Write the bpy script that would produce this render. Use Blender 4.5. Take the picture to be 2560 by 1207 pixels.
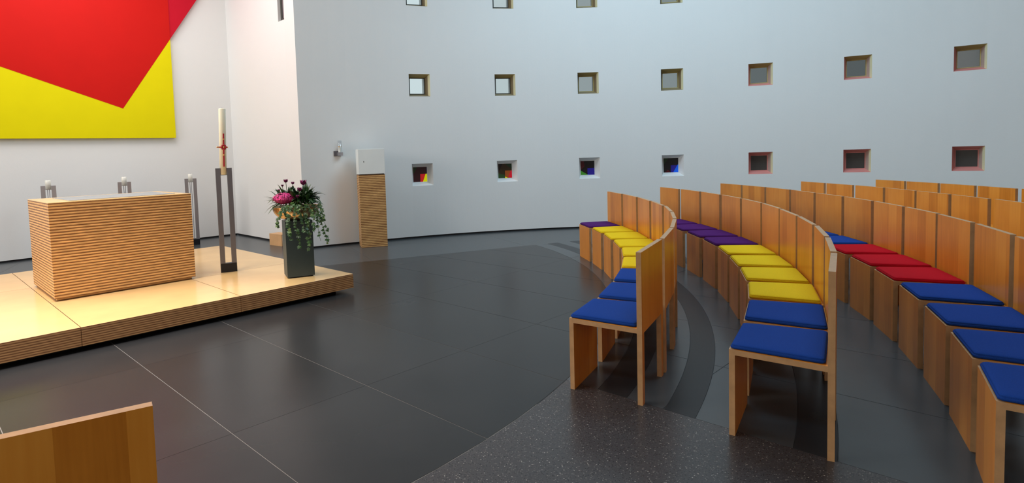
import bpy, bmesh, math, random
from mathutils import Vector, Matrix

random.seed(7)
for o in list(bpy.data.objects):
    bpy.data.objects.remove(o)
SC = bpy.context.scene
COL = SC.collection
R = math.radians

# ------------------------------------------------------------------ camera
cam_data = bpy.data.cameras.new('camera')
cam = bpy.data.objects.new('camera', cam_data)
COL.objects.link(cam)
cam_data.sensor_fit = 'HORIZONTAL'
cam_data.sensor_width = 36.0
cam_data.lens = 1465.7 * 36.0 / 2560.0
cam_data.shift_x = (1280 - 1100) / 2560.0
cam_data.shift_y = (476.88 - 603.5) / 2560.0
rx = Vector((0.9994329, -0.0020411, -0.0336123))
ux = Vector((0.0336743, 0.0605777, 0.9975953))
fx = Vector((0.0, 0.9981614, -0.0606120))
m = Matrix((rx, ux, -fx)).transposed().to_4x4()
m.translation = Vector((0, 0, 1.42))
cam.matrix_world = m
cam_data.clip_start = 0.05
SC.camera = cam

# ------------------------------------------------------------------ world, lights, exposure
SC.view_settings.view_transform = 'Standard'
SC.view_settings.look = 'None'
SC.view_settings.gamma = 1.0
SC.view_settings.use_curve_mapping = False
SC.view_settings.exposure = 0.0

world = bpy.data.worlds.new('overcast_sky')
SC.world = world
world.use_nodes = True
bg = world.node_tree.nodes['Background']
bg.inputs['Color'].default_value = (0.80, 0.93, 1.0, 1)
bg.inputs['Strength'].default_value = 0.85


def area(name, loc, target, sx, sy, power, color):
    d = bpy.data.lights.new(name, 'AREA')
    d.shape = 'RECTANGLE'
    d.size = sx
    d.size_y = sy
    d.energy = power
    d.color = color
    o = bpy.data.objects.new(name, d)
    COL.objects.link(o)
    o.location = loc
    v = Vector(target) - Vector(loc)
    o.rotation_euler = v.to_track_quat('-Z', 'Y').to_euler()
    return o


# roof lights over the seating and the altar, added fill from behind the camera
area('skylight_seating', (3.6, 6.9, 6.38), (3.9, 7.4, 0), 4.6, 3.6, 335, (0.57, 0.83, 1.0))
area('lamp_field_altar', (-4.5, 7.9, 5.6), (-4.5, 8.1, 0), 3.2, 2.4, 165, (1.0, 1.0, 1.0))
fl_ = area('fill_front', (-4.0, 4.2, 5.8), (-3.0, 4.2, 0), 2.2, 2.2, 85, (1.0, 0.95, 0.90))  # added fill to brighten the altar face and platform front
fl_.data.spread = R(75)
area('side_window_light', (-9.0, 2.6, 3.6), (-0.5, 6.0, 0.6), 4.0, 2.6, 290, (1.0, 0.97, 0.93))
area('rear_fill_light', (-2.0, -4.4, 3.6), (-1.2, 6.0, 2.2), 7.0, 3.4, 85, (1.0, 0.96, 0.90))  # added fill for the faces turned towards the camera
fl2_ = area('fill_left', (-3.0, 2.6, 5.8), (-2.8, 2.8, 0), 2.0, 2.0, 80, (1.0, 0.84, 0.78))  # added warm fill to lift the lower left floor
fl2_.data.spread = R(62)


# ------------------------------------------------------------------ materials
MATS = {}


def new_mat(name):
    mt = bpy.data.materials.new(name)
    mt.use_nodes = True
    nt = mt.node_tree
    b = nt.nodes['Principled BSDF']
    MATS[name] = mt
    return mt, nt, b


def flat(name, col, rough=0.5, metal=0.0, spec=0.5, bump=0.0, bscale=60.0, var=0.0, vscale=3.0, emit=None, es=0.0):
    mt, nt, b = new_mat(name)
    b.inputs['Base Color'].default_value = (*col, 1)
    b.inputs['Roughness'].default_value = rough
    b.inputs['Metallic'].default_value = metal
    b.inputs['Specular IOR Level'].default_value = spec
    tc = nt.nodes.new('ShaderNodeTexCoord')
    if var > 0:
        n = nt.nodes.new('ShaderNodeTexNoise')
        n.inputs['Scale'].default_value = vscale
        n.inputs['Detail'].default_value = 4
        nt.links.new(tc.outputs['Object'], n.inputs['Vector'])
        mr = nt.nodes.new('ShaderNodeMapRange')
        mr.inputs['From Min'].default_value = 0.3
        mr.inputs['From Max'].default_value = 0.7
        mr.inputs['To Min'].default_value = 1 - var
        mr.inputs['To Max'].default_value = 1 + var
        nt.links.new(n.outputs['Fac'], mr.inputs['Value'])
        mx = nt.nodes.new('ShaderNodeVectorMath')
        mx.operation = 'SCALE'
        mx.inputs[0].default_value = col
        nt.links.new(mr.outputs['Result'], mx.inputs['Scale'])
        nt.links.new(mx.outputs['Vector'], b.inputs['Base Color'])
    if bump > 0:
        n = nt.nodes.new('ShaderNodeTexNoise')
        n.inputs['Scale'].default_value = bscale
        n.inputs['Detail'].default_value = 5
        nt.links.new(tc.outputs['Object'], n.inputs['Vector'])
        bp = nt.nodes.new('ShaderNodeBump')
        bp.inputs['Strength'].default_value = bump
        bp.inputs['Distance'].default_value = 0.01
        nt.links.new(n.outputs['Fac'], bp.inputs['Height'])
        nt.links.new(bp.outputs['Normal'], b.inputs['Normal'])
    if emit:
        b.inputs['Emission Color'].default_value = (*emit, 1)
        b.inputs['Emission Strength'].default_value = es
    return mt


def ramp(nt, stops, interp='LINEAR'):
    r = nt.nodes.new('ShaderNodeValToRGB')
    r.color_ramp.interpolation = interp
    e = r.color_ramp.elements
    while len(e) < len(stops):
        e.new(0.5)
    for k, (p, c) in enumerate(stops):
        e[k].position = p
        e[k].color = (*c, 1)
    return r


def beech(name, c1, c2, c3, rough=0.32):
    """glued beech boards: vertical staves of slightly different tone plus fine grain"""
    mt, nt, b = new_mat(name)
    L = nt.links.new
    tc = nt.nodes.new('ShaderNodeTexCoord')
    oi = nt.nodes.new('ShaderNodeObjectInfo')
    sep = nt.nodes.new('ShaderNodeSeparateXYZ')
    L(tc.outputs['Object'], sep.inputs[0])
    # stave index from x
    mul = nt.nodes.new('ShaderNodeMath'); mul.operation = 'MULTIPLY_ADD'
    mul.inputs[1].default_value = 7.0
    off = nt.nodes.new('ShaderNodeMath'); off.operation = 'MULTIPLY'
    off.inputs[1].default_value = 37.0
    L(oi.outputs['Random'], off.inputs[0])
    L(sep.outputs['X'], mul.inputs[0]); L(off.outputs[0], mul.inputs[2])
    fl = nt.nodes.new('ShaderNodeMath'); fl.operation = 'FLOOR'
    L(mul.outputs[0], fl.inputs[0])
    wn = nt.nodes.new('ShaderNodeTexWhiteNoise'); wn.noise_dimensions = '1D'
    L(fl.outputs[0], wn.inputs['W'])
    # grain
    mp = nt.nodes.new('ShaderNodeMapping')
    mp.inputs['Scale'].default_value = (60, 60, 2.5)
    ad = nt.nodes.new('ShaderNodeVectorMath'); ad.operation = 'ADD'
    cmb = nt.nodes.new('ShaderNodeCombineXYZ')
    L(wn.outputs['Value'], cmb.inputs['Z']); L(oi.outputs['Random'], cmb.inputs['X'])
    L(tc.outputs['Object'], ad.inputs[0]); L(cmb.outputs[0], ad.inputs[1])
    L(ad.outputs[0], mp.inputs['Vector'])
    n = nt.nodes.new('ShaderNodeTexNoise'); n.inputs['Scale'].default_value = 1.0
    n.inputs['Detail'].default_value = 4; L(mp.outputs[0], n.inputs['Vector'])
    n2 = nt.nodes.new('ShaderNodeTexNoise'); n2.inputs['Scale'].default_value = 3.5
    n2.inputs['Detail'].default_value = 2; L(ad.outputs[0], n2.inputs['Vector'])
    a1 = nt.nodes.new('ShaderNodeMath'); a1.operation = 'MULTIPLY_ADD'; a1.inputs[1].default_value = 0.35
    a2 = nt.nodes.new('ShaderNodeMath'); a2.operation = 'MULTIPLY_ADD'; a2.inputs[1].default_value = 0.35
    a3 = nt.nodes.new('ShaderNodeMath'); a3.operation = 'MULTIPLY'; a3.inputs[1].default_value = 0.30
    L(wn.outputs['Value'], a3.inputs[0])
    L(n.outputs['Fac'], a1.inputs[0]); L(a3.outputs[0], a1.inputs[2])
    L(n2.outputs['Fac'], a2.inputs[0]); L(a1.outputs[0], a2.inputs[2])
    rp = ramp(nt, [(0.22, c1), (0.5, c2), (0.85, c3)])
    L(a2.outputs[0], rp.inputs['Fac'])
    L(rp.outputs['Color'], b.inputs['Base Color'])
    b.inputs['Roughness'].default_value = rough
    b.inputs['Specular IOR Level'].default_value = 0.3
    return mt


def plystripes(name, light, dark, pitch, rough=0.45, z0=0.0, fuzz=0.10):
    """edge of thick laminated plywood: alternating light and dark layers"""
    mt, nt, b = new_mat(name)
    L = nt.links.new
    tc = nt.nodes.new('ShaderNodeTexCoord')
    sep = nt.nodes.new('ShaderNodeSeparateXYZ')
    L(tc.outputs['Object'], sep.inputs[0])
    mp = nt.nodes.new('ShaderNodeMapping'); mp.inputs['Scale'].default_value = (1.3, 1.3, 26)
    L(tc.outputs['Object'], mp.inputs['Vector'])
    n = nt.nodes.new('ShaderNodeTexNoise'); n.inputs['Scale'].default_value = 4
    n.inputs['Detail'].default_value = 5
    L(mp.outputs[0], n.inputs['Vector'])
    d = nt.nodes.new('ShaderNodeMath'); d.operation = 'MULTIPLY_ADD'; d.inputs[1].default_value = 1 / pitch
    d.inputs[2].default_value = -z0 / pitch
    L(sep.outputs['Z'], d.inputs[0])
    d2 = nt.nodes.new('ShaderNodeMath'); d2.operation = 'MULTIPLY_ADD'; d2.inputs[1].default_value = fuzz * 2
    L(n.outputs['Fac'], d2.inputs[0]); L(d.outputs[0], d2.inputs[2])
    fr = nt.nodes.new('ShaderNodeMath'); fr.operation = 'FRACT'
    L(d2.outputs[0], fr.inputs[0])
    mid = tuple((a + c) / 2 for a, c in zip(light, dark))
    rp = ramp(nt, [(0.0, dark), (0.22, dark), (0.40, mid), (0.52, light), (0.80, light), (1.0, mid)])
    L(fr.outputs[0], rp.inputs['Fac'])
    # small dark flecks
    mp2 = nt.nodes.new('ShaderNodeMapping'); mp2.inputs['Scale'].default_value = (14, 14, 110)
    L(tc.outputs['Object'], mp2.inputs['Vector'])
    n2 = nt.nodes.new('ShaderNodeTexNoise'); n2.inputs['Scale'].default_value = 1.0
    n2.inputs['Detail'].default_value = 3
    L(mp2.outputs[0], n2.inputs['Vector'])
    mr = nt.nodes.new('ShaderNodeMapRange')
    mr.inputs['From Min'].default_value = 0.3; mr.inputs['From Max'].default_value = 0.7
    mr.inputs['To Min'].default_value = 0.72; mr.inputs['To Max'].default_value = 1.15
    L(n2.outputs['Fac'], mr.inputs['Value'])
    sc = nt.nodes.new('ShaderNodeVectorMath'); sc.operation = 'SCALE'
    L(rp.outputs['Color'], sc.inputs[0]); L(mr.outputs[0], sc.inputs['Scale'])
    L(sc.outputs[0], b.inputs['Base Color'])
    b.inputs['Roughness'].default_value = rough
    bp = nt.nodes.new('ShaderNodeBump'); bp.inputs['Strength'].default_value = 0.3
    bp.inputs['Distance'].default_value = 0.004
    L(fr.outputs[0], bp.inputs['Height']); L(bp.outputs['Normal'], b.inputs['Normal'])
    return mt


def stone(name, c1, c2, rough, scale=1.2, spec=0.5):
    mt, nt, b = new_mat(name)
    L = nt.links.new
    ge = nt.nodes.new('ShaderNodeNewGeometry')
    n = nt.nodes.new('ShaderNodeTexNoise'); n.inputs['Scale'].default_value = scale
    n.inputs['Detail'].default_value = 4; n.inputs['Roughness'].default_value = 0.5
    L(ge.outputs['Position'], n.inputs['Vector'])
    oi = nt.nodes.new('ShaderNodeObjectInfo')
    ad = nt.nodes.new('ShaderNodeMath'); ad.operation = 'MULTIPLY_ADD'
    ad.inputs[1].default_value = 0.12
    L(oi.outputs['Random'], ad.inputs[0]); L(n.outputs['Fac'], ad.inputs[2])
    rp = ramp(nt, [(0.25, c1), (0.85, c2)])
    L(ad.outputs[0], rp.inputs['Fac']); L(rp.outputs['Color'], b.inputs['Base Color'])
    mr = nt.nodes.new('ShaderNodeMapRange')
    mr.inputs['To Min'].default_value = rough - 0.02; mr.inputs['To Max'].default_value = rough + 0.03
    L(n.outputs['Fac'], mr.inputs['Value']); L(mr.outputs[0], b.inputs['Roughness'])
    b.inputs['Specular IOR Level'].default_value = spec
    return mt


def terrazzo(name):
    mt, nt, b = new_mat(name)
    L = nt.links.new
    ge = nt.nodes.new('ShaderNodeNewGeometry')
    v = nt.nodes.new('ShaderNodeTexVoronoi'); v.inputs['Scale'].default_value = 135
    L(ge.outputs['Position'], v.inputs['Vector'])
    sep = nt.nodes.new('ShaderNodeSeparateColor'); L(v.outputs['Color'], sep.inputs[0])
    rp = ramp(nt, [(0.0, (0.018, 0.017, 0.018)), (0.30, (0.048, 0.045, 0.047)), (0.62, (0.084, 0.077, 0.077)),
                   (0.88, (0.17, 0.155, 0.145)), (0.96, (0.34, 0.31, 0.28))], 'CONSTANT')
    L(sep.outputs[0], rp.inputs['Fac'])
    n = nt.nodes.new('ShaderNodeTexNoise'); n.inputs['Scale'].default_value = 240
    L(ge.outputs['Position'], n.inputs['Vector'])
    mx = nt.nodes.new('ShaderNodeMix'); mx.data_type = 'RGBA'
    mr = nt.nodes.new('ShaderNodeMapRange'); mr.inputs['From Min'].default_value = 0.25
    mr.inputs['From Max'].default_value = 0.45; L(v.outputs['Distance'], mr.inputs['Value'])
    L(mr.outputs[0], mx.inputs[0])
    L(rp.outputs['Color'], mx.inputs[6]); mx.inputs[7].default_value = (0.048, 0.045, 0.047, 1)
    L(mx.outputs[2], b.inputs['Base Color'])
    b.inputs['Roughness'].default_value = 0.26; b.inputs['Specular IOR Level'].default_value = 0.22
    return mt


M_wall = flat('white_plaster', (0.80, 0.80, 0.79), 0.85, bump=0.08, bscale=35, var=0.012, vscale=0.8)
M_ceil = flat('ceiling_plaster', (0.78, 0.78, 0.77), 0.9, var=0.01)
M_black = flat('black_shadow_joint', (0.008, 0.008, 0.01), 0.7, var=0.1)
M_inner = stone('dark_basalt_tile', (0.017, 0.018, 0.019), (0.027, 0.028, 0.029), 0.26, spec=0.17)
M_outer = stone('grey_stone_tile', (0.044, 0.051, 0.056), (0.064, 0.072, 0.078), 0.25, spec=0.25)
M_strip = stone('dark_inlay_strip', (0.018, 0.020, 0.023), (0.028, 0.030, 0.033), 0.28, spec=0.1)
M_terr = terrazzo('terrazzo')
M_grout = flat('grout', (0.16, 0.15, 0.135), 0.8, var=0.1, vscale=9)
M_grout2 = flat('dark_grout', (0.010, 0.011, 0.012), 0.8, var=0.1)
M_beech = beech('oiled_beech_board', (0.56, 0.18, 0.016), (0.76, 0.275, 0.030), (0.88, 0.37, 0.055))
M_beech_edge = flat('beech_edge', (0.52, 0.29, 0.13), 0.45, var=0.12, vscale=18)
M_plytop = flat('pale_plywood_top', (0.74, 0.47, 0.20), 0.20, var=0.07, vscale=2.2, bump=0.02, bscale=12)
M_ply = plystripes('laminated_plywood_edge', (0.80, 0.47, 0.18), (0.20, 0.070, 0.020), 0.0265)
M_plyp = plystripes('platform_plywood_edge', (0.62, 0.34, 0.14), (0.23, 0.090, 0.032), 0.0185, z0=0.04)
M_box = flat('plain_birch_wood', (0.68, 0.40, 0.19), 0.5, var=0.08, vscale=6)
M_slab = flat('polished_stone_inset', (0.30, 0.31, 0.32), 0.06, spec=0.8, var=0.04)
M_steel = flat('brushed_steel', (0.40, 0.39, 0.42), 0.38, metal=0.85, var=0.05, bump=0.02, bscale=200)
M_dsteel = flat('grey_lacquered_steel', (0.17, 0.16, 0.175), 0.38, metal=0.4, var=0.05)
M_iron = flat('black_iron', (0.012, 0.013, 0.018), 0.35, metal=0.3, var=0.1)
M_slate = flat('slate_grey_pedestal', (0.036, 0.056, 0.058), 0.42, var=0.06, vscale=4)
M_wax = flat('ivory_wax', (0.90, 0.86, 0.66), 0.45, var=0.03)
M_wax.node_tree.nodes['Principled BSDF'].inputs['Subsurface Weight'].default_value = 0.15
M_whitewax = flat('white_wax', (0.88, 0.87, 0.80), 0.4, var=0.02)
M_redwax = flat('red_wax', (0.42, 0.012, 0.02), 0.35, var=0.1)
M_gold = flat('gilt_wax', (0.75, 0.42, 0.12), 0.3, metal=0.7, var=0.1)
M_bronze = flat('hammered_bronze', (0.62, 0.43, 0.24), 0.24, metal=1.0, bump=0.35, bscale=30, var=0.12, vscale=7)
M_safe = flat('brushed_steel_safe', (0.84, 0.87, 0.85), 0.35, metal=0.1, var=0.02, bump=0.02, bscale=300)
M_chrome = flat('polished_chrome', (0.75, 0.75, 0.78), 0.12, metal=1.0, var=0.02)
M_soil = flat('potting_soil', (0.02, 0.014, 0.01), 0.95, bump=0.5, bscale=40)
M_leafd = flat('dark_leaf', (0.022, 0.062, 0.014), 0.38, var=0.35, vscale=12)
M_leafm = flat('ivy_leaf', (0.032, 0.088, 0.016), 0.42, var=0.4, vscale=16)
M_leafl = flat('pale_ivy_leaf', (0.13, 0.22, 0.06), 0.45, var=0.35, vscale=16)
M_stem = flat('green_stem', (0.06, 0.10, 0.02), 0.5, var=0.2)
M_pink = flat('pink_petal', (0.80, 0.060, 0.30), 0.5, var=0.35, vscale=25)
M_purple = flat('dark_purple_petal', (0.24, 0.02, 0.12), 0.5, var=0.5, vscale=25)
M_red = flat('signal_red_paint', (0.58, 0.007, 0.004), 0.6, spec=0.15, var=0.02)
M_crimson = flat('crimson_paint', (0.56, 0.005, 0.022), 0.6, spec=0.15, var=0.02)
M_yellow = flat('lemon_yellow_paint', (0.78, 0.68, 0.001), 0.6, spec=0.12, var=0.015)


def fabric(name, col):
    mt = flat(name, col, 0.85, bump=0.25, bscale=420, var=0.10, vscale=260)
    b = mt.node_tree.nodes['Principled BSDF']
    b.inputs['Sheen Weight'].default_value = 0.0
    b.inputs['Sheen Roughness'].default_value = 0.5
    b.inputs['Specular IOR Level'].default_value = 0.08
    return mt


F = {'yellow': fabric('yellow_felt', (0.78, 0.53, 0.012)), 'blue': fabric('blue_felt', (0.010, 0.050, 0.27)),
     'purple': fabric('purple_felt', (0.075, 0.012, 0.125)), 'red': fabric('red_felt', (0.50, 0.004, 0.014))}

# ------------------------------------------------------------------ helpers


def obj(name, bm, mat, parent=None, smooth=False, mesh=None):
    if mesh is None:
        me = bpy.data.meshes.new(name)
        bm.normal_update()
        bm.to_mesh(me)
        bm.free()
        for mt in (mat if isinstance(mat, (list, tuple)) else [mat]):
            me.materials.append(mt)
        if smooth:
            me.shade_smooth()
    else:
        me = mesh
    o = bpy.data.objects.new(name, me)
    COL.objects.link(o)
    if parent is not None:
        o.parent = parent
    return o


def tag(o, label, cat, group=None):
    o['label'] = label
    o['category'] = cat
    if group:
        o['group'] = group
    return o


def thing(name, label, cat, loc=(0, 0, 0), rz=0.0, group=None):
    o = bpy.data.objects.new(name, None)
    o.empty_display_size = 0.1
    COL.objects.link(o)
    o.location = loc
    o.rotation_euler = (0, 0, rz)
    return tag(o, label, cat, group)


def struct(o):
    o['kind'] = 'structure'
    return o


def box(bm, x0, x1, y0, y1, z0, z1, mi=0, bevel=0.0):
    vs = [bm.verts.new(p) for p in ((x0, y0, z0), (x1, y0, z0), (x1, y1, z0), (x0, y1, z0),
                                    (x0, y0, z1), (x1, y0, z1), (x1, y1, z1), (x0, y1, z1))]
    fs = [bm.faces.new([vs[i] for i in q]) for q in ((3, 2, 1, 0), (4, 5, 6, 7), (0, 1, 5, 4), (1, 2, 6, 5), (2, 3, 7, 6), (3, 0, 4, 7))]
    for f in fs:
        f.material_index = mi
    if bevel > 0:
        es = list({e for f in fs for e in f.edges})
        bmesh.ops.bevel(bm, geom=es, offset=bevel, segments=1, affect='EDGES')
    return vs


def prism(bm, pts, z0, z1, mi=0, top=None):
    lo = [bm.verts.new((x, y, z0)) for x, y in pts]
    hi = [bm.verts.new((x, y, z1)) for x, y in pts]
    n = len(pts)
    f = bm.faces.new(list(reversed(lo))); f.material_index = mi
    f = bm.faces.new(hi); f.material_index = mi if top is None else top
    for i in range(n):
        f = bm.faces.new((lo[i], lo[(i + 1) % n], hi[(i + 1) % n], hi[i])); f.material_index = mi


def bevel_all(bm, w, seg=1):
    es = [e for e in bm.edges if len(e.link_faces) == 2 and e.calc_face_angle(0) > 0.5]
    bmesh.ops.bevel(bm, geom=es, offset=w, segments=seg, affect='EDGES')


def lathe(bm, prof, n=32, c=(0, 0), mi=0):
    rings = []
    for r, z in prof:
        if r < 1e-6:
            rings.append([bm.verts.new((c[0], c[1], z))])
        else:
            rings.append([bm.verts.new((c[0] + r * math.cos(2 * math.pi * k / n), c[1] + r * math.sin(2 * math.pi * k / n), z)) for k in range(n)])
    for a, b in zip(rings, rings[1:]):
        for k in range(n):
            k2 = (k + 1) % n
            if len(a) == 1 and len(b) > 1:
                f = bm.faces.new((a[0], b[k2], b[k]))
            elif len(b) == 1 and len(a) > 1:
                f = bm.faces.new((a[k], a[k2], b[0]))
            elif len(a) > 1:
                f = bm.faces.new((a[k], a[k2], b[k2], b[k]))
            else:
                continue
            f.material_index = mi


def tube(bm, pts, r, n=6):
    rings = []
    for i, p in enumerate(pts):
        p = Vector(p)
        t = (Vector(pts[min(i + 1, len(pts) - 1)]) - Vector(pts[max(i - 1, 0)])).normalized()
        a = t.cross(Vector((0, 0, 1)))
        if a.length < 1e-3:
            a = t.cross(Vector((1, 0, 0)))
        a.normalize(); b = t.cross(a)
        rr = r[i] if isinstance(r, (list, tuple)) else r
        rings.append([bm.verts.new(p + a * rr * math.cos(2 * math.pi * k / n) + b * rr * math.sin(2 * math.pi * k / n)) for k in range(n)])
    for a, b in zip(rings, rings[1:]):
        for k in range(n):
            bm.faces.new((a[k], a[(k + 1) % n], b[(k + 1) % n], b[k]))
    bm.faces.new(rings[0][::-1]); bm.faces.new(rings[-1])


# ------------------------------------------------------------------ geometry of the room
CW = Vector((2.807, 1.309)); RW = 9.37          # curved wall
HW = 6.5                                         # wall height
C0 = Vector((-3.985, 11.404))                    # corner of the altar niche
DL = Vector((-0.73626, -0.67670)).normalized()   # along the altar wall
DR = Vector((0.67252, -0.74007)).normalized()    # along the niche return wall
NLv = Vector((DL.y, -DL.x))                      # into the room from the altar wall
if NLv.dot(Vector((0, 0)) - C0) < 0:
    NLv = -NLv
NRv = Vector((DR.y, -DR.x))
if NRv.dot(Vector((-6, 8)) - C0) < 0:
    NRv = -NRv
A_END = 122.12
WANG = [109.301, 99.732, 90.42, 81.373, 72.545, 63.895, 55.332]
WZ = [0.905, 2.439, 3.967]
WS = 0.38
A0 = -40.0


def cp(a, r=RW):
    return Vector((CW.x + r * math.cos(R(a)), CW.y + r * math.sin(R(a))))


# ---- floor
O2 = Vector((-4.43, 6.95)); RI = 6.18
P0 = Vector((-0.950, 6.173)); PA = 0.755
E_ = Vector((-math.cos(PA), -math.sin(PA)))      # platform axes: along its front
N_ = Vector((-math.sin(PA), math.cos(PA)))       # to its back
NB = Vector((-1.52, 7.79)); ND = (Vector((1.42, 8.92)) - NB).normalized()   # edge of the northern stone
NN = Vector((-ND.y, ND.x))


def bis(bm, co, no, clear_outer=False, clear_inner=False):
    g = bm.verts[:] + bm.edges[:] + bm.faces[:]
    bmesh.ops.bisect_plane(bm, geom=g, plane_co=(co[0], co[1], 0), plane_no=(no[0], no[1], 0), dist=1e-5,
                           clear_outer=clear_outer, clear_inner=clear_inner)


def annulus(r0, r1, a0, a1, na, radii=None):
    bm = bmesh.new()
    rs = radii or [r0, r1]
    rings = []
    for r in rs:
        rings.append([bm.verts.new((O2.x + r * math.cos(R(a0 + (a1 - a0) * k / na)), O2.y + r * math.sin(R(a0 + (a1 - a0) * k / na)), 0)) for k in range(na + 1)])
    for a, b in zip(rings, rings[1:]):
        for k in range(na):
            if rs[0] < 1e-3 and a is rings[0]:
                bm.faces.new((a[k], b[k], b[k + 1]))
            else:
                bm.faces.new((a[k], b[k], b[k + 1], a[k + 1]))
    return bm


def emit_tiles(bm, cls, name, mat, parent, zt=0.0, depth=0.006):
    """split faces of bm by cls(face centre) -> key or None; each key becomes one tile with edges of its own"""
    groups = {}
    for f in bm.faces:
        k = cls(f.calc_center_median())
        if k is not None:
            groups.setdefault(k, []).append([tuple(v.co) for v in f.verts])
    bm.free()
    for k in sorted(groups, key=str):
        b2 = bmesh.new(); vm = {}
        for poly in groups[k]:
            vs = []
            for p in poly:
                key = (round(p[0], 5), round(p[1], 5))
                if key not in vm:
                    vm[key] = b2.verts.new((p[0], p[1], zt))
                if vm[key] not in vs:
                    vs.append(vm[key])
            if len(vs) > 2:
                try:
                    b2.faces.new(vs)
                except ValueError:
                    pass
        if sum(f.calc_area() for f in b2.faces) < 0.0004:
            b2.free(); continue
        bmesh.ops.dissolve_limit(b2, angle_limit=0.001, verts=b2.verts[:], edges=b2.edges[:])
        for f in b2.faces:
            if f.normal.z < 0:
                f.normal_flip()
        r = bmesh.ops.extrude_face_region(b2, geom=b2.faces[:])
        newf = [g for g in r['geom'] if isinstance(g, bmesh.types.BMFace)]
        # originals become the bottom
        nv = {v for f in newf for v in f.verts}
        for v in b2.verts:
            if v not in nv:
                v.co.z = zt - depth
        bmesh.ops.recalc_face_normals(b2, faces=b2.faces[:])
        obj(name, b2, mat, parent)


TE, TN = 0.865, 1.49
E_OFF, N_OFF = 0.58, -2.19


def grid_cut(bm, erange, nrange, je=0.0022, jn=0.0010):
    for i in range(*erange):
        c = P0 + E_ * (E_OFF + i * TE)
        bis(bm, c - E_ * je, E_); bis(bm, c + E_ * je, E_)
    for j in range(*nrange):
        c = P0 + N_ * (N_OFF + j * TN)
        bis(bm, c - N_ * jn, N_); bis(bm, c + N_ * jn, N_)


def grid_cls(je=0.0022, jn=0.0010, extra=None):
    def f(c):
        v = Vector((c.x, c.y)) - P0
        e = (v.dot(E_) - E_OFF) / TE; n = (v.dot(N_) - N_OFF) / TN
        fe = (e - round(e)) * TE; fn = (n - round(n)) * TN
        if abs(fe) < je or abs(fn) < jn:
            return None
        if extra and not extra(Vector((c.x, c.y))):
            return None
        return (math.floor(e), math.floor(n))
    return f


bm = bmesh.new()
box(bm, -11.5, 13.0, -5.5, 13.5, -0.25, -0.0014)
floor = struct(obj('floor', bm, M_grout))
# grey bed below the outer stone (dark joints)
bm = annulus(RI, 10, -37, 26, 40)
bis(bm, NB, NN, clear_outer=True)
for v in bm.verts:
    v.co.z = -0.0008
obj('grout_bed', bm, M_grout2, floor)

north = lambda p: (p - NB).dot(NN) > 0
EB = 0.545                                        # e of the line where the terrazzo begins
south = lambda p: (p - P0).dot(E_) > EB and (p - O2).length > RI
# inner disc of dark tiles
bm = annulus(0, RI, 0, 360, 120, radii=[0.0, RI])
bis(bm, NB, NN, clear_outer=True)
bis(bm, C0, tuple(-NLv), clear_outer=True)
grid_cut(bm, (-4, 8), (-6, 8))
emit_tiles(bm, grid_cls(), 'dark_floor_tile', M_inner, floor)
# northern stone: coarse slabs
bm = bmesh.new()
q = [NB - ND * 9, NB + ND * 12, NB + ND * 12 + NN * 8, NB - ND * 9 + NN * 8]
bm.faces.new([bm.verts.new((p.x, p.y, 0)) for p in q])
bis(bm, C0, tuple(-NLv), clear_outer=True)
for k in range(-3, 5):
    c = NB + ND * (0.6 + k * 2.4)
    bis(bm, c - ND * .0012, ND); bis(bm, c + ND * .0012, ND)


def ncls(c):
    t = ((Vector((c.x, c.y)) - NB).dot(ND) - 0.6) / 2.4
    if abs(t - round(t)) * 2.4 < .0012:
        return None
    return math.floor(t)


emit_tiles(bm, ncls, 'pale_floor_slab', M_outer, floor)
# seating sector: rings of grey stone with dark inlaid strips
rads = [RI + 0.003, 6.395, 6.40, 6.58, 6.585, 6.795, 6.80, 6.96, 6.965, 7.405, 7.41, 7.58, 7.585, 10.2, 12.5, 15.5]
strips = [(6.40, 6.58), (6.80, 6.96), (7.41, 7.58)]


def make_ring(r0, r1, strip):
    bm = annulus(r0, r1, -46, 60, 110)
    bis(bm, NB, NN, clear_outer=True)
    bis(bm, P0 + E_ * EB, E_, clear_outer=True)
    if strip:
        emit_tiles(bm, lambda c: 0, 'dark_inlay_strip', M_strip, floor)
    else:
        grid_cut(bm, (-14, 2), (-12, 12), jn=0.002)
        emit_tiles(bm, grid_cls(jn=0.002), 'grey_floor_tile', M_outer, floor)


prev = RI + 0.003
for s0, s1 in strips:
    make_ring(prev, s0 - 0.003, False)
    make_ring(s0, s1, True)
    prev = s1 + 0.003
make_ring(prev, 11.0, False)
# terrazzo beyond
bm = annulus(RI + 0.004, 20, -150, 20, 170, radii=[RI + .004, 6.724, 6.727, 20])
bis(bm, NB, NN, clear_outer=True)
bis(bm, P0 + E_ * (EB + 0.003), E_, clear_inner=True)
for x, nx in ((13.0, (1, 0)), (-11.5, (-1, 0))):
    bis(bm, (x, 0), nx, clear_outer=True)
bis(bm, (0, -5.5), (0, -1), clear_outer=True)
bis(bm, (0, -5.5 + 8.0), (0, 1))


def tcls(c):
    r = (Vector((c.x, c.y)) - O2).length
    return 0 if r < 6.725 else 1


emit_tiles(bm, tcls, 'terrazzo_panel', M_terr, floor)

# ---- walls
TH = 0.48                                         # wall thickness
IN = 0.28; DEP = 0.15                             # inner window size, depth of the splay


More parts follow.
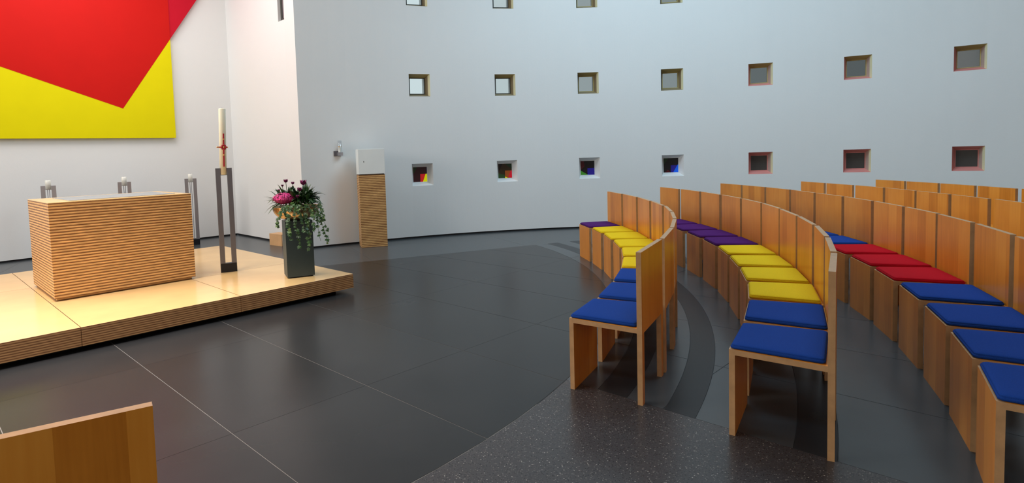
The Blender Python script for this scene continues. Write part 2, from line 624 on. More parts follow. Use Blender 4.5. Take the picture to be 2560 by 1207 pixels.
def curved_wall():
    half = math.degrees(WS / 2 / RW)
    brk = []
    edges = []
    for a in WANG:
        edges += [a - half, a + half]
    angs = [A0, A_END] + edges
    angs = sorted(angs)
    full = []
    for a, b in zip(angs, angs[1:]):
        n = max(1, int((b - a) / 1.5))
        if b - a < 2 * half + 0.01 and any(abs((a + b) / 2 - w) < 0.01 for w in WANG):
            n = 1
        for k in range(n):
            full.append(a + (b - a) * k / n)
    full.append(angs[-1])
    zs = [0.03] + [z for w in WZ for z in (w, w + WS)] + [HW]
    bm = bmesh.new()
    iv = {}; ov = {}
    for i, a in enumerate(full):
        for j, z in enumerate(zs):
            p = cp(a); iv[i, j] = bm.verts.new((p.x, p.y, z))
            p = cp(a, RW + TH); ov[i, j] = bm.verts.new((p.x, p.y, z))
    holes = []
    for i in range(len(full) - 1):
        mid = (full[i] + full[i + 1]) / 2
        for j in range(len(zs) - 1):
            if j in (1, 3, 5) and any(abs(mid - w) < 0.05 for w in WANG):
                holes.append((i, j))
                continue
            bm.faces.new((iv[i, j], iv[i, j + 1], iv[i + 1, j + 1], iv[i + 1, j]))
            bm.faces.new((ov[i, j], ov[i + 1, j], ov[i + 1, j + 1], ov[i, j + 1]))
    # end face, top and bottom
    L = len(full) - 1
    for j in range(len(zs) - 1):
        bm.faces.new((iv[L, j], iv[L, j + 1], ov[L, j + 1], ov[L, j]))
        bm.faces.new((iv[0, j], ov[0, j], ov[0, j + 1], iv[0, j + 1]))
    for i in range(L):
        bm.faces.new((iv[i, 0], iv[i + 1, 0], ov[i + 1, 0], ov[i, 0]))
        bm.faces.new((iv[i, len(zs) - 1], ov[i, len(zs) - 1], ov[i + 1, len(zs) - 1], iv[i + 1, len(zs) - 1]))
    # straight tunnel walls from the splay to the outside
    for a in WANG:
        for z in WZ:
            c = cp(a); n = (c - CW).normalized(); t = Vector((-n.y, n.x))
            zc = z + WS / 2
            def ringp(half_, d):
                return [(c.x + n.x * d + t.x * sx * half_, c.y + n.y * d + t.y * sx * half_, zc + sz * half_) for sx, sz in ((-1, -1), (1, -1), (1, 1), (-1, 1))]
            h1 = IN / 2 + 0.004
            r1 = [bm.verts.new(p) for p in ringp(h1, DEP)]
            r2 = [bm.verts.new(p) for p in ringp(WS / 2 + 0.012, TH)]
            for k in range(4):
                bm.faces.new((r1[k], r2[k], r2[(k + 1) % 4], r1[(k + 1) % 4]))
    o = obj('wall_curved', bm, M_wall)
    return struct(o)


curved_wall()


def slab_wall(name, p, q, off, thick=0.25, z0=0.03, z1=HW, hole=None):
    """straight wall from p to q (inner face), thickness pushed to side off; hole = (s0, s1, za, zb)"""
    d = (q - p); Lh = d.length; d.normalize()
    bm = bmesh.new()
    rects = [(0, Lh, z0, z1)]
    if hole:
        s0, s1, za, zb = hole
        rects = [(0, s0, z0, z1), (s1, Lh, z0, z1), (s0, s1, z0, za), (s0, s1, zb, z1)]
    for a, b, c, e in rects:
        pts = [p + d * a, p + d * b, p + d * b + off * thick, p + d * a + off * thick]
        prism(bm, [(v.x, v.y) for v in pts], c, e)
    bmesh.ops.remove_doubles(bm, verts=bm.verts[:], dist=1e-4)
    bmesh.ops.recalc_face_normals(bm, faces=bm.faces[:])
    return struct(obj(name, bm, M_wall))


def skirt(name, p, q, off):
    d = (q - p).normalized()
    bm = bmesh.new()
    pts = [p + off * 0.012, q + off * 0.012, q + off * 0.2, p + off * 0.2]
    prism(bm, [(v.x, v.y) for v in pts], 0.0, 0.032)
    bmesh.ops.recalc_face_normals(bm, faces=bm.faces[:])
    return struct(obj(name, bm, M_black))


LE = C0 + DL * 9.0
LE2 = Vector((-9.0, -4.7))
RE = cp(A0)
slab_wall('wall_altar', C0 - DL * 0.25, LE, -NLv)
skirt('baseboard_altar', C0, LE, -NLv)
NEND = C0 + DR * 2.62
slab_wall('wall_niche', C0, NEND, -NRv, hole=(2.085, 2.40, 3.712, 5.6))
skirt('baseboard_niche', C0, NEND, -NRv)
slab_wall('wall_left', LE, LE2, (Vector((-1, -0.16))).normalized())
slab_wall('wall_rear', LE2, RE, Vector((0, -1)))
# black shadow joint under the curved wall
bm = bmesh.new()
aa = [A0 + (A_END - A0) * k / 120 for k in range(121)]
for a, b in zip(aa, aa[1:]):
    pts = [cp(a, RW + .012), cp(b, RW + .012), cp(b, RW + .2), cp(a, RW + .2)]
    vs = [bm.verts.new((p.x, p.y, z)) for z in (0.0, 0.032) for p in pts]
    bm.faces.new((vs[0], vs[1], vs[5], vs[4])); bm.faces.new((vs[4], vs[5], vs[6], vs[7]))
    if b == aa[-1]:
        bm.faces.new((vs[1], vs[2], vs[6], vs[5]))
struct(obj('baseboard_curved', bm, M_black))
# ceiling
bm = bmesh.new()
box(bm, -11.5, 13.0, -5.5, 13.5, HW, HW + 0.2)
struct(obj('ceiling', bm, M_ceil))

# ---- the small square windows of the curved wall
M_ochre = flat('ochre_reveal', (0.48, 0.38, 0.14), 0.6, var=0.08)
M_brown = flat('brown_reveal', (0.26, 0.20, 0.11), 0.6, var=0.08)
M_rust = flat('rust_red_reveal', (0.74, 0.28, 0.25), 0.6, var=0.08)
M_taupe = flat('taupe_reveal', (0.50, 0.38, 0.33), 0.6, var=0.08)
M_cream = flat('cream_reveal', (0.80, 0.77, 0.50), 0.6, var=0.05)
M_frame = flat('dark_window_frame', (0.05, 0.048, 0.042), 0.5, var=0.1)
M_dglass = flat('dark_grey_glass', (0.065, 0.062, 0.056), 0.22, var=0.15, vscale=3)


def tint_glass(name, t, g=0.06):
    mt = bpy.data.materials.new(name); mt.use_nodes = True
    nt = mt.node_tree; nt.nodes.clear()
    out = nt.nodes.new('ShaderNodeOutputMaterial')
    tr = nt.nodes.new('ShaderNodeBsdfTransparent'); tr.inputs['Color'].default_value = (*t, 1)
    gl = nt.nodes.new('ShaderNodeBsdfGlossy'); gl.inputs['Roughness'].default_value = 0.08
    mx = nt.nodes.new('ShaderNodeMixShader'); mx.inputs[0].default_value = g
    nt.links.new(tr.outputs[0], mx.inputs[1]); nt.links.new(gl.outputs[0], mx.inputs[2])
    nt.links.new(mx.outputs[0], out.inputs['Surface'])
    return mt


GT = [tint_glass('glass_view_tone_%d' % k, (v, v * 1.02, v * 1.0)) for k, v in enumerate((0.97, 0.86, 0.66, 0.58, 0.42, 0.36, 0.31))]  # dimmer outside view of each column is put into the glass colour


def cglass(name, col, es=0.0):  # es: glow put in to imitate daylight behind the glass
    return flat(name, col, 0.18, emit=col if es else None, es=es, var=0.05)


SG = {'dplum': cglass('glass_plum', (0.040, 0.012, 0.022)), 'dgreen': cglass('glass_bottle_green', (0.016, 0.050, 0.022)),
      'navy': cglass('glass_navy', (0.022, 0.018, 0.09)), 'red': cglass('glass_red', (0.45, 0.012, 0.016), 0.5),
      'yellow': cglass('glass_yellow', (0.50, 0.48, 0.004), 0.7), 'black': cglass('glass_black', (0.012, 0.012, 0.014)),
      'umber': cglass('glass_umber', (0.050, 0.035, 0.018)), 'rust': cglass('glass_rust', (0.24, 0.055, 0.012), 0.4),
      'crimson': cglass('glass_crimson', (0.45, 0.006, 0.020), 0.5), 'green': cglass('glass_green', (0.035, 0.19, 0.020), 0.4),
      'blue': cglass('glass_blue', (0.014, 0.012, 0.20), 0.3), 'sky': cglass('glass_azure', (0.004, 0.075, 0.50), 0.6),
      'wine': cglass('glass_wine', (0.10, 0.008, 0.016)), 'moss': cglass('glass_moss', (0.030, 0.09, 0.030))}
# facets in pane coordinates 0..1 (x right, y up); later ones lie in front
PANES = {
    0: [('dplum', [(0, 0), (1, 0), (1, 1), (0, 1)]), ('dgreen', [(0, .55), (.12, .62), (.32, 1), (0, 1)]),
        ('navy', [(.9, .52), (1, .52), (1, 1), (.97, 1)]), ('red', [(.52, 0), (1, 0), (1, .53), (.52, .53)]),
        ('yellow', [(.70, 0), (1, 0), (1, .53), (.90, .53)])],
    1: [('umber', [(0, 0), (1, 0), (1, 1), (0, 1)]), ('dgreen', [(.5, 1), (1, .6), (1, 1)]), ('black', [(0, .35), (.06, .45), (.32, 1), (0, 1)]),
        ('moss', [(0, 0), (.52, 0), (.5, .22), (0, .35)]), ('rust', [(.5, 0), (1, 0), (1, .52), (.5, .52)]),
        ('crimson', [(.72, .06), (1, 0), (1, .52), (.92, .52)]), ('yellow', [(.5, 0), (.70, 0), (.5, .10)])],
    2: [('black', [(0, 0), (1, 0), (1, 1), (0, 1)]), ('wine', [(0, .35), (.3, .6), (.25, 1), (0, 1)]),
        ('green', [(0, 0), (.55, 0), (0, .33)]), ('blue', [(.5, .1), (.62, 0), (1, 0), (1, .48), (.5, .48)]),
        ('sky', [(.5, 0), (.62, 0), (.52, .06)])],
    3: [('black', [(0, 0), (1, 0), (1, 1), (0, 1)]), ('dgreen', [(0, .5), (.35, 1), (0, 1)]), ('wine', [(.1, 0), (.5, 0), (.3, .2)]),
        ('blue', [(.5, 0), (1, 0), (1, .5), (.5, .5)]), ('sky', [(.66, 0), (1, 0), (1, .55), (.95, .52)])],
}


def window(idx, col, row):
    a = WANG[col]; z = WZ[row]
    c = cp(a); n = (c - CW).normalized()
    rz = math.atan2(n.y, n.x) - math.pi / 2         # local y = outward, local x: to the right seen from the room
    zc = z + WS / 2
    loc = Vector((c.x, c.y, zc))
    sag = RW - math.sqrt(RW * RW - (WS / 2) ** 2)
    low = row == 0
    if low and col < 4:
        mats = [M_wall] * 4
    elif low:
        mats = [M_rust, M_taupe, M_rust, M_rust]
    elif col < 4:
        mats = [M_brown, M_brown, M_ochre, M_frame]
    else:
        mats = [M_rust, M_taupe, M_ochre, M_rust]
    right_strip = (low and col >= 4) or (not low)
    # splayed reveal: order bottom, right, top, left
    bm = bmesh.new()
    H = WS / 2; h = IN / 2
    o = [(-H, -sag, -H), (H, -sag, -H), (H, -sag, H), (-H, -sag, H)]
    i_ = [(-h, DEP, -h), (h, DEP, -h), (h, DEP, h), (-h, DEP, h)]
    ov = [bm.verts.new(p) for p in o]; iv_ = [bm.verts.new(p) for p in i_]
    for k in range(4):
        k2 = (k + 1) % 4
        if k == 1 and right_strip:
            t = 0.42
            m0 = bm.verts.new(Vector(o[k]).lerp(Vector(i_[k]), t)); m1 = bm.verts.new(Vector(o[k2]).lerp(Vector(i_[k2]), t))
            f = bm.faces.new((ov[k], m0, m1, ov[k2])); f.material_index = 4
            f = bm.faces.new((m0, iv_[k], iv_[k2], m1)); f.material_index = k
        else:
            f = bm.faces.new((ov[k], iv_[k], iv_[k2], ov[k2])); f.material_index = k
    w = struct(obj('window_%d' % idx, bm, mats + [M_cream if col > 0 else M_cream]))
    w.location = loc
    w.rotation_euler = (0, 0, rz)
    # slim frame
    bm = bmesh.new()
    fw = 0.010
    for x0, x1, z0_, z1_ in ((-h, h, -h, -h + fw), (-h, h, h - fw, h), (-h, -h + fw, -h + fw, h - fw), (h - fw, h, -h + fw, h - fw)):
        box(bm, x0, x1, DEP - 0.006, DEP + 0.02, z0_, z1_)
    obj('window_frame', bm, (M_wall if (low and col < 4) else (M_rust if low else (M_ochre if col > 1 else M_frame))), w)
    hp_ = h - fw
    if low and col < 4:
        g = obj('pane', (lambda b: (box(b, -hp_, hp_, DEP + 0.010, DEP + 0.016, -hp_, hp_), b)[1])(bmesh.new()), SG[PANES[col][0][0]], w)
        for k, (mn, pts) in enumerate(PANES[col][1:]):
            b2 = bmesh.new()
            y0 = DEP + 0.0095 - 0.0012 * k
            fr = [b2.verts.new((-hp_ + 2 * hp_ * x, y0, -hp_ + 2 * hp_ * y)) for x, y in pts]
            bk = [b2.verts.new((-hp_ + 2 * hp_ * x, y0 + 0.0010, -hp_ + 2 * hp_ * y)) for x, y in pts]
            b2.faces.new(fr); b2.faces.new(bk[::-1])
            nn = len(pts)
            for q_ in range(nn):
                b2.faces.new((fr[q_], bk[q_], bk[(q_ + 1) % nn], fr[(q_ + 1) % nn]))
            bmesh.ops.recalc_face_normals(b2, faces=b2.faces[:])
            obj('coloured_glass', b2, SG[mn], g)
    else:
        b2 = bmesh.new()
        box(b2, -hp_, hp_, DEP + 0.008, DEP + 0.014, -hp_, hp_)
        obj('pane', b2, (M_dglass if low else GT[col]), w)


idx = 1
for row in (0, 1, 2):
    for col in range(7):
        window(idx, col, row); idx += 1

# tall window in the niche wall
wroot = None
bm = bmesh.new()
sa, sb, za, zb = 2.085, 2.40, 3.712, 5.6
rzn = math.atan2(DR.y, DR.x)


def nbox(bm, s0, s1, d0, d1, z0, z1):
    box(bm, s0, s1, d0, d1, z0, z1)


sgn = 1 if Vector((-DR.y, DR.x)).dot(-NRv) > 0 else -1      # local +y times sgn points out of the room
dd = lambda a, b: (min(a * sgn, b * sgn), max(a * sgn, b * sgn))
for s0, s1, z0, z1 in ((sa, sa + .05, za, zb), (sb - .05, sb, za, zb), (sa + .05, sb - .05, za, za + .05), (sa + .05, sb - .05, zb - .05, zb)):
    nbox(bm, s0, s1, *dd(0.05, 0.11), z0, z1)
w = struct(obj('window_22', bm, M_frame)); w.location = (C0.x, C0.y, 0); w.rotation_euler = (0, 0, rzn)
bm = bmesh.new()
for s0, s1, z0, z1 in ((sa + .05, sa + .085, za + .05, zb - .05), (sb - .085, sb - .05, za + .05, zb - .05), (sa + .085, sb - .085, za + .05, za + .085), (sa + .085, sb - .085, zb - .085, zb - .05)):
    nbox(bm, s0, s1, *dd(0.06, 0.10), z0, z1)
obj('sash', bm, M_steel, w)
bm = bmesh.new(); nbox(bm, sa + .085, sb - .085, *dd(0.075, 0.081), za + .085, zb - .085)
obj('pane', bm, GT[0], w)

# ------------------------------------------------------------------ painting on the altar wall
rzl = math.atan2(-DL.y, -DL.x)                    # local x runs to the right seen from the room
pt = thing('wall_painting', 'huge yellow square canvas crossed by a red angular field, on the wall behind the altar', 'painting',
           (C0.x + NLv.x * 0.012, C0.y + NLv.y * 0.012, 0), rzl)
# in this frame: x = -s (distance from the corner), room side is -y


def wpoly(name, pts, y0, y1, mat, bev=0.0):
    b = bmesh.new()
    fr = [b.verts.new((-s, -y1, z)) for s, z in pts]; bk = [b.verts.new((-s, -y0, z)) for s, z in pts]
    b.faces.new(fr); b.faces.new(bk[::-1]); n_ = len(pts)
    for k in range(n_):
        b.faces.new((fr[k], bk[k], bk[(k + 1) % n_], fr[(k + 1) % n_]))
    bmesh.ops.recalc_face_normals(b, faces=b.faces[:])
    return obj(name, b, mat, pt)


YS0, YS1, YZ0, YZ1 = 1.072, 5.3, 1.893, 6.0


def red_line_lo(s):                               # lower edge of the red field
    return 2.394 + (s - 1.911) * (2.974 - 2.394) / (3.556 - 1.911)


def red_line_r(s):                                # right edge of the red field
    return 2.394 + (1.911 - s) * (3.740 - 2.394) / (1.911 - 1.012)


wpoly('canvas', [(YS1, YZ0), (YS0, YZ0), (YS0, YZ1), (YS1, YZ1)], 0.0, 0.06, M_yellow)
wpoly('red_field', [(YS1, red_line_lo(YS1)), (1.911, 2.394), (YS0, red_line_r(YS0)), (YS0, YZ1), (YS1, YZ1)], 0.0602, 0.0625, M_red)
wpoly('crimson_panel', [(YS0 - 0.001, red_line_r(YS0)), (0.20, red_line_r(0.20)), (0.20, YZ1), (YS0 - 0.001, YZ1)], 0.012, 0.052, M_crimson)

# ------------------------------------------------------------------ altar platform
HP = 0.193
plat = thing('altar_platform', 'low wide platform of pale plywood panels carrying the altar', 'platform', (P0.x, P0.y, 0), PA + math.pi)
# local x = E_, local y = -N_


def pbox(name, e0, e1, n0, n1, z0, z1, mats, parent, bev=0.0015):
    b = bmesh.new()
    box(b, e0, e1, -n1, -n0, z0, z1)
    for f in b.faces:
        if f.normal.z > 0.9:
            f.material_index = 1
    b.normal_update()
    for f in b.faces:
        f.material_index = 1 if f.normal.z > 0.9 and len(mats) > 1 else 0
    if bev:
        bmesh.ops.bevel(b, geom=b.edges[:], offset=bev, segments=1, affect='EDGES')
    return obj(name, b, mats, parent)


g = 0.0018
DP = 3.39
for e0, e1, cut in ((0, 1.25, 1.20), (1.25, 2.53, 1.20), (2.53, 3.80, 2.147)):
    for n0, n1 in ((0, cut), (cut, DP)):
        pbox('panel', e0 + g, e1 - g, n0 + g, n1 - g, 0.045, HP, [M_plyp, M_plytop], plat)
pbox('recessed_base', 0.14, 3.66, 0.14, DP - 0.14, 0.0, 0.045, [M_black], plat, 0)


def plc(e, n, z=0.0):
    v = P0 + E_ * e + N_ * n
    return (v.x, v.y, z)


# ------------------------------------------------------------------ altar
alt = thing('altar', 'block altar of laminated striped plywood with a grey stone inset on top', 'altar', (P0.x, P0.y, HP), PA + math.pi)
AE0, AE1, AN0, AN1 = 1.215, 2.492, 1.165, 2.215
pbox('plinth', AE0 + .03, AE1 - .02, AN0 + .03, AN1 - .03, 0.0, 0.026, [M_ply], alt)
pbox('body', AE0, AE1, AN0, AN1, 0.026, 0.905, [M_ply], alt)
b = bmesh.new(); me0, me1, mn0, mn1 = 1.42, 2.20, AN0 + .16, AN1 - .16
tp = pbox('top', AE0, AE1, AN0, AN1, 0.905, 0.914, [M_plytop], alt)
pbox('stone_inset', 1.33, 2.30, AN0 + .13, AN1 - .16, 0.9141, 0.918, [M_slab], alt, 0.0006)

# ------------------------------------------------------------------ candle stands


def candle_mesh(r, h, n=24, rnd=0.25):
    b = bmesh.new()
    lathe(b, [(0, 0), (r, 0), (r, h - r * rnd), (r * .93, h - r * rnd * .4), (r * .78, h), (r * .35, h - .004), (0, h - .008)], n)
    bmesh.ops.recalc_face_normals(b, faces=b.faces[:])
    return b


def stand(name, label, loc, rz, w, d, bw, h, pin_z, base_h, bar_mat, group=None, grp_rods=False):
    t = thing(name, label, 'candlestick', loc, rz, group)
    b = bmesh.new(); box(b, -w / 2, w / 2, -d / 2, d / 2, 0, base_h); bevel_all(b, .002)
    obj('base', b, M_iron, t)
    for s in (-1, 1):
        b = bmesh.new()
        x0, x1 = (s * w / 2, s * (w / 2 - bw))
        box(b, min(x0, x1), max(x0, x1), -d / 2 + .003, d / 2 - .003, base_h, h); bevel_all(b, .0015)
        obj('post', b, bar_mat, t)
    b = bmesh.new(); box(b, -w / 2 - .004 if False else -w / 2 + .01, w / 2 - .01, -.004, .004, pin_z - .006, pin_z - .001)
    box(b, -w / 2 + bw + .001, w / 2 - bw - .001, -d / 2 + .012, d / 2 - .012, pin_z - .005, pin_z)
    obj('candle_plate', b, M_steel, t)
    if grp_rods:
        for s in (-1, 1):
            b = bmesh.new(); lathe(b, [(0, base_h), (.004, base_h), (.004, pin_z - .006), (0, pin_z - .006)], 8, (s * 0.012, 0))
            obj('rod', b, M_dsteel, t)
    return t


# paschal candle stand on the platform
pc = Vector((-2.383, 6.494)) + Vector((-.41, .91)) * 0.05
PSRZ = math.atan2(0.065, 0.144)
stand('paschal_candlestick', 'tall narrow two-post steel stand on a black block, right of the altar', (pc.x, pc.y, HP), PSRZ,
      0.172, 0.066, 0.051, 1.358 - HP, 1.283 - HP, 0.10, M_dsteel)
pcn = thing('paschal_candle', 'tall ivory candle with a red and gold cross, standing in the steel stand', 'candle', (pc.x - .006, pc.y, 1.284), PSRZ)
pcn.rotation_euler = (0, R(2.0), PSRZ)
obj('wax_body', candle_mesh(.0375, .735, 32), M_wax, pcn, smooth=True)
cr = Vector((0.12, -1.0, 0)).normalized()
b = bmesh.new(); box(b, .000, .015, -.046, -.034, .09, .455); bevel_all(b, .001)
obj('cross_upright', b, M_redwax, pcn)
b = bmesh.new()
for k in range(8):
    a = 2 * math.pi * k / 8
    ca = (0.008 + .023 * math.cos(a), -.044, .305 + .023 * math.sin(a))
    mtx = Matrix.Translation(ca) @ Matrix.Diagonal((1, .6, 1, 1))
    bmesh.ops.create_icosphere(b, subdivisions=1, radius=.0105 if k % 2 else .0135, matrix=mtx)
obj('cross_rosette', b, M_redwax, pcn)
for p in ((.008, -.052, .305, .009), (.008, -.047, .392, .008), (.008, -.047, .218, .009), (.046, -.034, .305, .008), (-.045, -.034, .305, .008), (-.060, -.034, .305, .008)):
    b = bmesh.new()
    bmesh.ops.create_icosphere(b, subdivisions=2, radius=p[3], matrix=Matrix.Translation(p[:3]))
    obj('gold_stud', b, M_gold, pcn)
b = bmesh.new(); box(b, -.056, .044, -.040, -.030, .299, .311)
obj('cross_arm', b, M_redwax, pcn)
b = bmesh.new(); lathe(b, [(0, .725), (.002, .725), (.002, .742), (0, .742)], 6)
obj('wick', b, M_black, pcn)

# three stands behind the altar
LR = math.atan2(-DL.y, -DL.x)
names3 = ['leftmost of the three grey candle stands behind the altar', 'middle of the three grey candle stands behind the altar',
          'rightmost of the three grey candle stands, its black foot showing beside the altar']
cn3 = ['short white candle on the leftmost stand behind the altar', 'short white candle on the middle stand behind the altar',
       'short white candle on the rightmost stand behind the altar']
for k, (x, y) in enumerate(((-5.858, 8.774), (-5.095, 9.476), (-4.325, 10.183))):
    stand('candle_stand', names3[k], (x, y, 0), LR - 0.25, 0.192, 0.034, 0.056, 1.160, 1.105, 0.10, M_steel, 'candle stands behind the altar', True)
    c = thing('candle', cn3[k], 'candle', (x, y, 1.106), 0, 'white candles behind the altar')
    obj('wax_body', candle_mesh(.037, .135, 24, .2), M_whitewax, c, smooth=True)
    b = bmesh.new(); lathe(b, [(0, .125), (.0015, .125), (.0015, .143), (0, .143)], 6)
    obj('wick', b, M_black, c)

# ------------------------------------------------------------------ planter
pdx = Vector((0.260, 0.109)).normalized(); pdy = Vector((-pdx.y, pdx.x))
pf = Vector((-1.609, 6.019)); PW, PD = 0.282, 0.24
pcx = pf + pdx * PW / 2 + pdy * PD / 2
prz = math.atan2(pdx.y, pdx.x)
ped = thing('pedestal', 'slate grey square pedestal at the right end of the altar platform', 'pedestal', (pcx.x, pcx.y, HP), prz)
b = bmesh.new(); box(b, -PW / 2 + .02, PW / 2 - .02, -PD / 2 + .02, PD / 2 - .02, 0, .012)
obj('foot', b, M_black, ped)
b = bmesh.new(); box(b, -PW / 2, PW / 2, -PD / 2, PD / 2, .012, .595); bevel_all(b, .003)
obj('shaft', b, M_slate, ped)
b = bmesh.new(); box(b, -.10, .10, -.09, .09, .595, .606)
obj('cap_plate', b, M_black, ped)

BZ = HP + .606
bowl = thing('flower_bowl', 'hammered bronze bowl standing on the slate grey pedestal', 'bowl', (pcx.x - .004, pcx.y, BZ), 0)
b = bmesh.new()
prof = []
RB, HB = .242, .135
for k in range(13):
    a = k / 12 * math.pi / 2
    prof.append((.085 + (RB - .085) * math.sin(a) if k else .085, HB * (1 - math.cos(a)) * 1.0))
outer = [(0, 0)] + prof
inner = [(r - .006, max(z, .008)) for r, z in reversed(prof)] + [(0, .008)]
lathe(b, outer + [(RB + .003, HB + .003), (RB - .005, HB + .004)] + inner, 48)
bmesh.ops.recalc_face_normals(b, faces=b.faces[:])
obj('shell', b, M_bronze, bowl, smooth=True)
b = bmesh.new()
lathe(b, [(RB - .014, HB - .02), (.12, HB + .004), (0, HB + .012)], 24)
obj('soil', b, M_soil, bowl)

arr = thing('flower_arrangement', 'lush flower arrangement with a pink bloom and trailing ivy in the bronze bowl', 'flowers', (pcx.x, pcx.y, BZ + HB), 0)
rng = random.Random(11)


def leaf(bm, p, d, up, L, W, fold=.25, droop=.2, n=3):
    """pointed leaf from p along d"""
    d = Vector(d).normalized(); up = Vector(up)
    s = d.cross(up)
    if s.length < 1e-3:
        s = d.cross(Vector((1, 0, 0)))
    s.normalize(); u = s.cross(d).normalized()
    prev = None
    wid = [0.0, .8, 1.0, .62, 0.0]
    for k in range(5):
        t = k / 4
        c = Vector(p) + d * L * t - Vector((0, 0, 1)) * droop * L * t * t
        w_ = wid[k] * W / 2
        if w_ == 0:
            cur = [bm.verts.new(c)]
        else:
            cur = [bm.verts.new(c - s * w_ + u * fold * w_), bm.verts.new(c), bm.verts.new(c + s * w_ + u * fold * w_)]
        if prev:
            if len(prev) == 1:
                bm.faces.new((prev[0], cur[0], cur[1])); bm.faces.new((prev[0], cur[1], cur[2]))
            elif len(cur) == 1:
                bm.faces.new((prev[0], cur[0], prev[1])); bm.faces.new((prev[1], cur[0], prev[2]))
            else:
                bm.faces.new((prev[0], cur[0], cur[1], prev[1])); bm.faces.new((prev[1], cur[1], cur[2], prev[2]))
        prev = cur


def ivy(bm, p, d, nrm, S):
    """five-lobed ivy leaf"""
    d = Vector(d).normalized(); nrm = Vector(nrm).normalized()
    s = d.cross(nrm)
    if s.length < 1e-3:
        s = Vector((1, 0, 0))
    s.normalize()
    prof = [(0, 0), (.30, -.12), (.52, .02), (.36, .28), (.62, .50), (.30, .56), (.12, .78), (0, 1.05)]
    pts = prof + [(-x, y) for x, y in reversed(prof[1:-1])]
    c = bm.verts.new(Vector(p) + d * S * .42 + nrm * S * .06)
    vs = [bm.verts.new(Vector(p) + s * x * S + d * y * S) for x, y in pts]
    for k in range(len(vs)):
        bm.faces.new((c, vs[k], vs[(k + 1) % len(vs)]))


def rdir(az0, az1, e0, e1):
    a = R(rng.uniform(az0, az1)); e = R(rng.uniform(e0, e1))
    return Vector((math.cos(a) * math.cos(e), math.sin(a) * math.cos(e), math.sin(e)))


def stuff(o):
    o['kind'] = 'stuff'
    return o


# tall lance leaves (calla / peace lily), dark
b = bmesh.new()
for k in range(260):
    cx_, cy_ = rng.uniform(-.16, .15), rng.uniform(-.12, .14)
    d = rdir(0, 360, 25, 80); d = (d + Vector((cx_ * 3.4, cy_ * 2, 0))).normalized()
    leaf(b, (cx_, cy_, .02 + rng.uniform(0, .08)), d, (0, 0, 1), rng.uniform(.13, .24), rng.uniform(.03, .055), droop=rng.uniform(.15, .7))
stuff(obj('lance_leaves', b, M_leafd, arr))
b = bmesh.new()
for k in range(46):
    cx_, cy_ = rng.uniform(-.16, .15), rng.uniform(-.08, .12)
    d = rdir(0, 360, 20, 60); d = (d + Vector((cx_ * 3.2, 0, 0))).normalized()
    leaf(b, (cx_, cy_, .03), d, (0, 0, 1), rng.uniform(.10, .20), rng.uniform(.02, .034), droop=rng.uniform(.3, .9))
stuff(obj('bright_leaves', b, M_leafm, arr))
# big single leaves drooping at the left and right of the rim
for x, y, az, el, L_ in ((-.12, -.12, 190, 35, .20), (-.14, -.10, 200, 10, .17), (-.12, -.13, 215, 5, .15), (.10, -.05, 350, 40, .22), (.12, -.04, 10, 25, .20), (-.06, 0, 120, 60, .18), (.02, .02, 60, 62, .18)):
    b = bmesh.new(); a = R(az); e = R(el)
    leaf(b, (x, y, .03), (math.cos(a) * math.cos(e), math.sin(a) * math.cos(e), math.sin(e)), (0, 0, 1), L_, .05, droop=.7)
    obj('leaf', b, M_leafd, arr)
# pink bloom: dome of little florets
b = bmesh.new()
hc = Vector((-.090, -.150, .085))
for k in range(420):
    a = rng.uniform(0, 2 * math.pi); e = math.asin(rng.uniform(-.05, 1))
    n_ = Vector((math.cos(a) * math.cos(e), math.sin(a) * math.cos(e), math.sin(e)))
    p = hc + Vector((n_.x * .115, n_.y * .07, n_.z * .068)) * rng.uniform(.86, 1.04)
    t1 = n_.cross(Vector((.3, .2, 1))).normalized(); t2 = n_.cross(t1)
    c = b.verts.new(p)
    rr = rng.uniform(.0085, .013); ph = rng.uniform(0, 1)
    vs = []
    for q_ in range(8):
        aa_ = ph + q_ * math.pi / 4
        r_ = rr if q_ % 2 == 0 else rr * .45
        vs.append(b.verts.new(p + (t1 * math.cos(aa_) + t2 * math.sin(aa_)) * r_ + n_ * (.003 if q_ % 2 == 0 else 0)))
    for q_ in range(8):
        b.faces.new((c, vs[q_], vs[(q_ + 1) % 8]))
bl = obj('pink_bloom', b, M_pink, arr); bl['kind'] = 'stuff'
b = bmesh.new()
bmesh.ops.create_uvsphere(b, u_segments=16, v_segments=8, radius=1, matrix=Matrix.Translation(hc) @ Matrix.Diagonal((.100, .056, .050, 1)))
obj('bloom_core', b, flat('deep_magenta', (0.30, .012, .09), .6, var=.4, vscale=40), bl)
# dark purple buds on stems
for x, y, z, r_ in ((-.125, -.04, .215, .016), (-.090, -.03, .255, .026), (-.02, -.02, .235, .020), (.105, -.08, .225, .038), (.070, -.11, .165, .028), (-.150, -.09, .17, .016), (.06, -.17, .10, .022)):
    b = bmesh.new()
    tube(b, [(x * .7, y * .7, .0), (x * .9, y * .9, z * .5), (x, y, z)], [.004, .0035, .003], 5)
    bs = obj('bud_stem', b, M_stem, arr)
    b = bmesh.new()
    for q_ in range(6):
        a = q_ * math.pi / 3
        leaf(b, (x, y, z - .004), (math.cos(a) * .7, math.sin(a) * .7, 1), (math.cos(a), math.sin(a), 0), r_ * 1.7, r_ * 1.1, droop=-.1)
    obj('purple_bud', b, M_purple, bs)
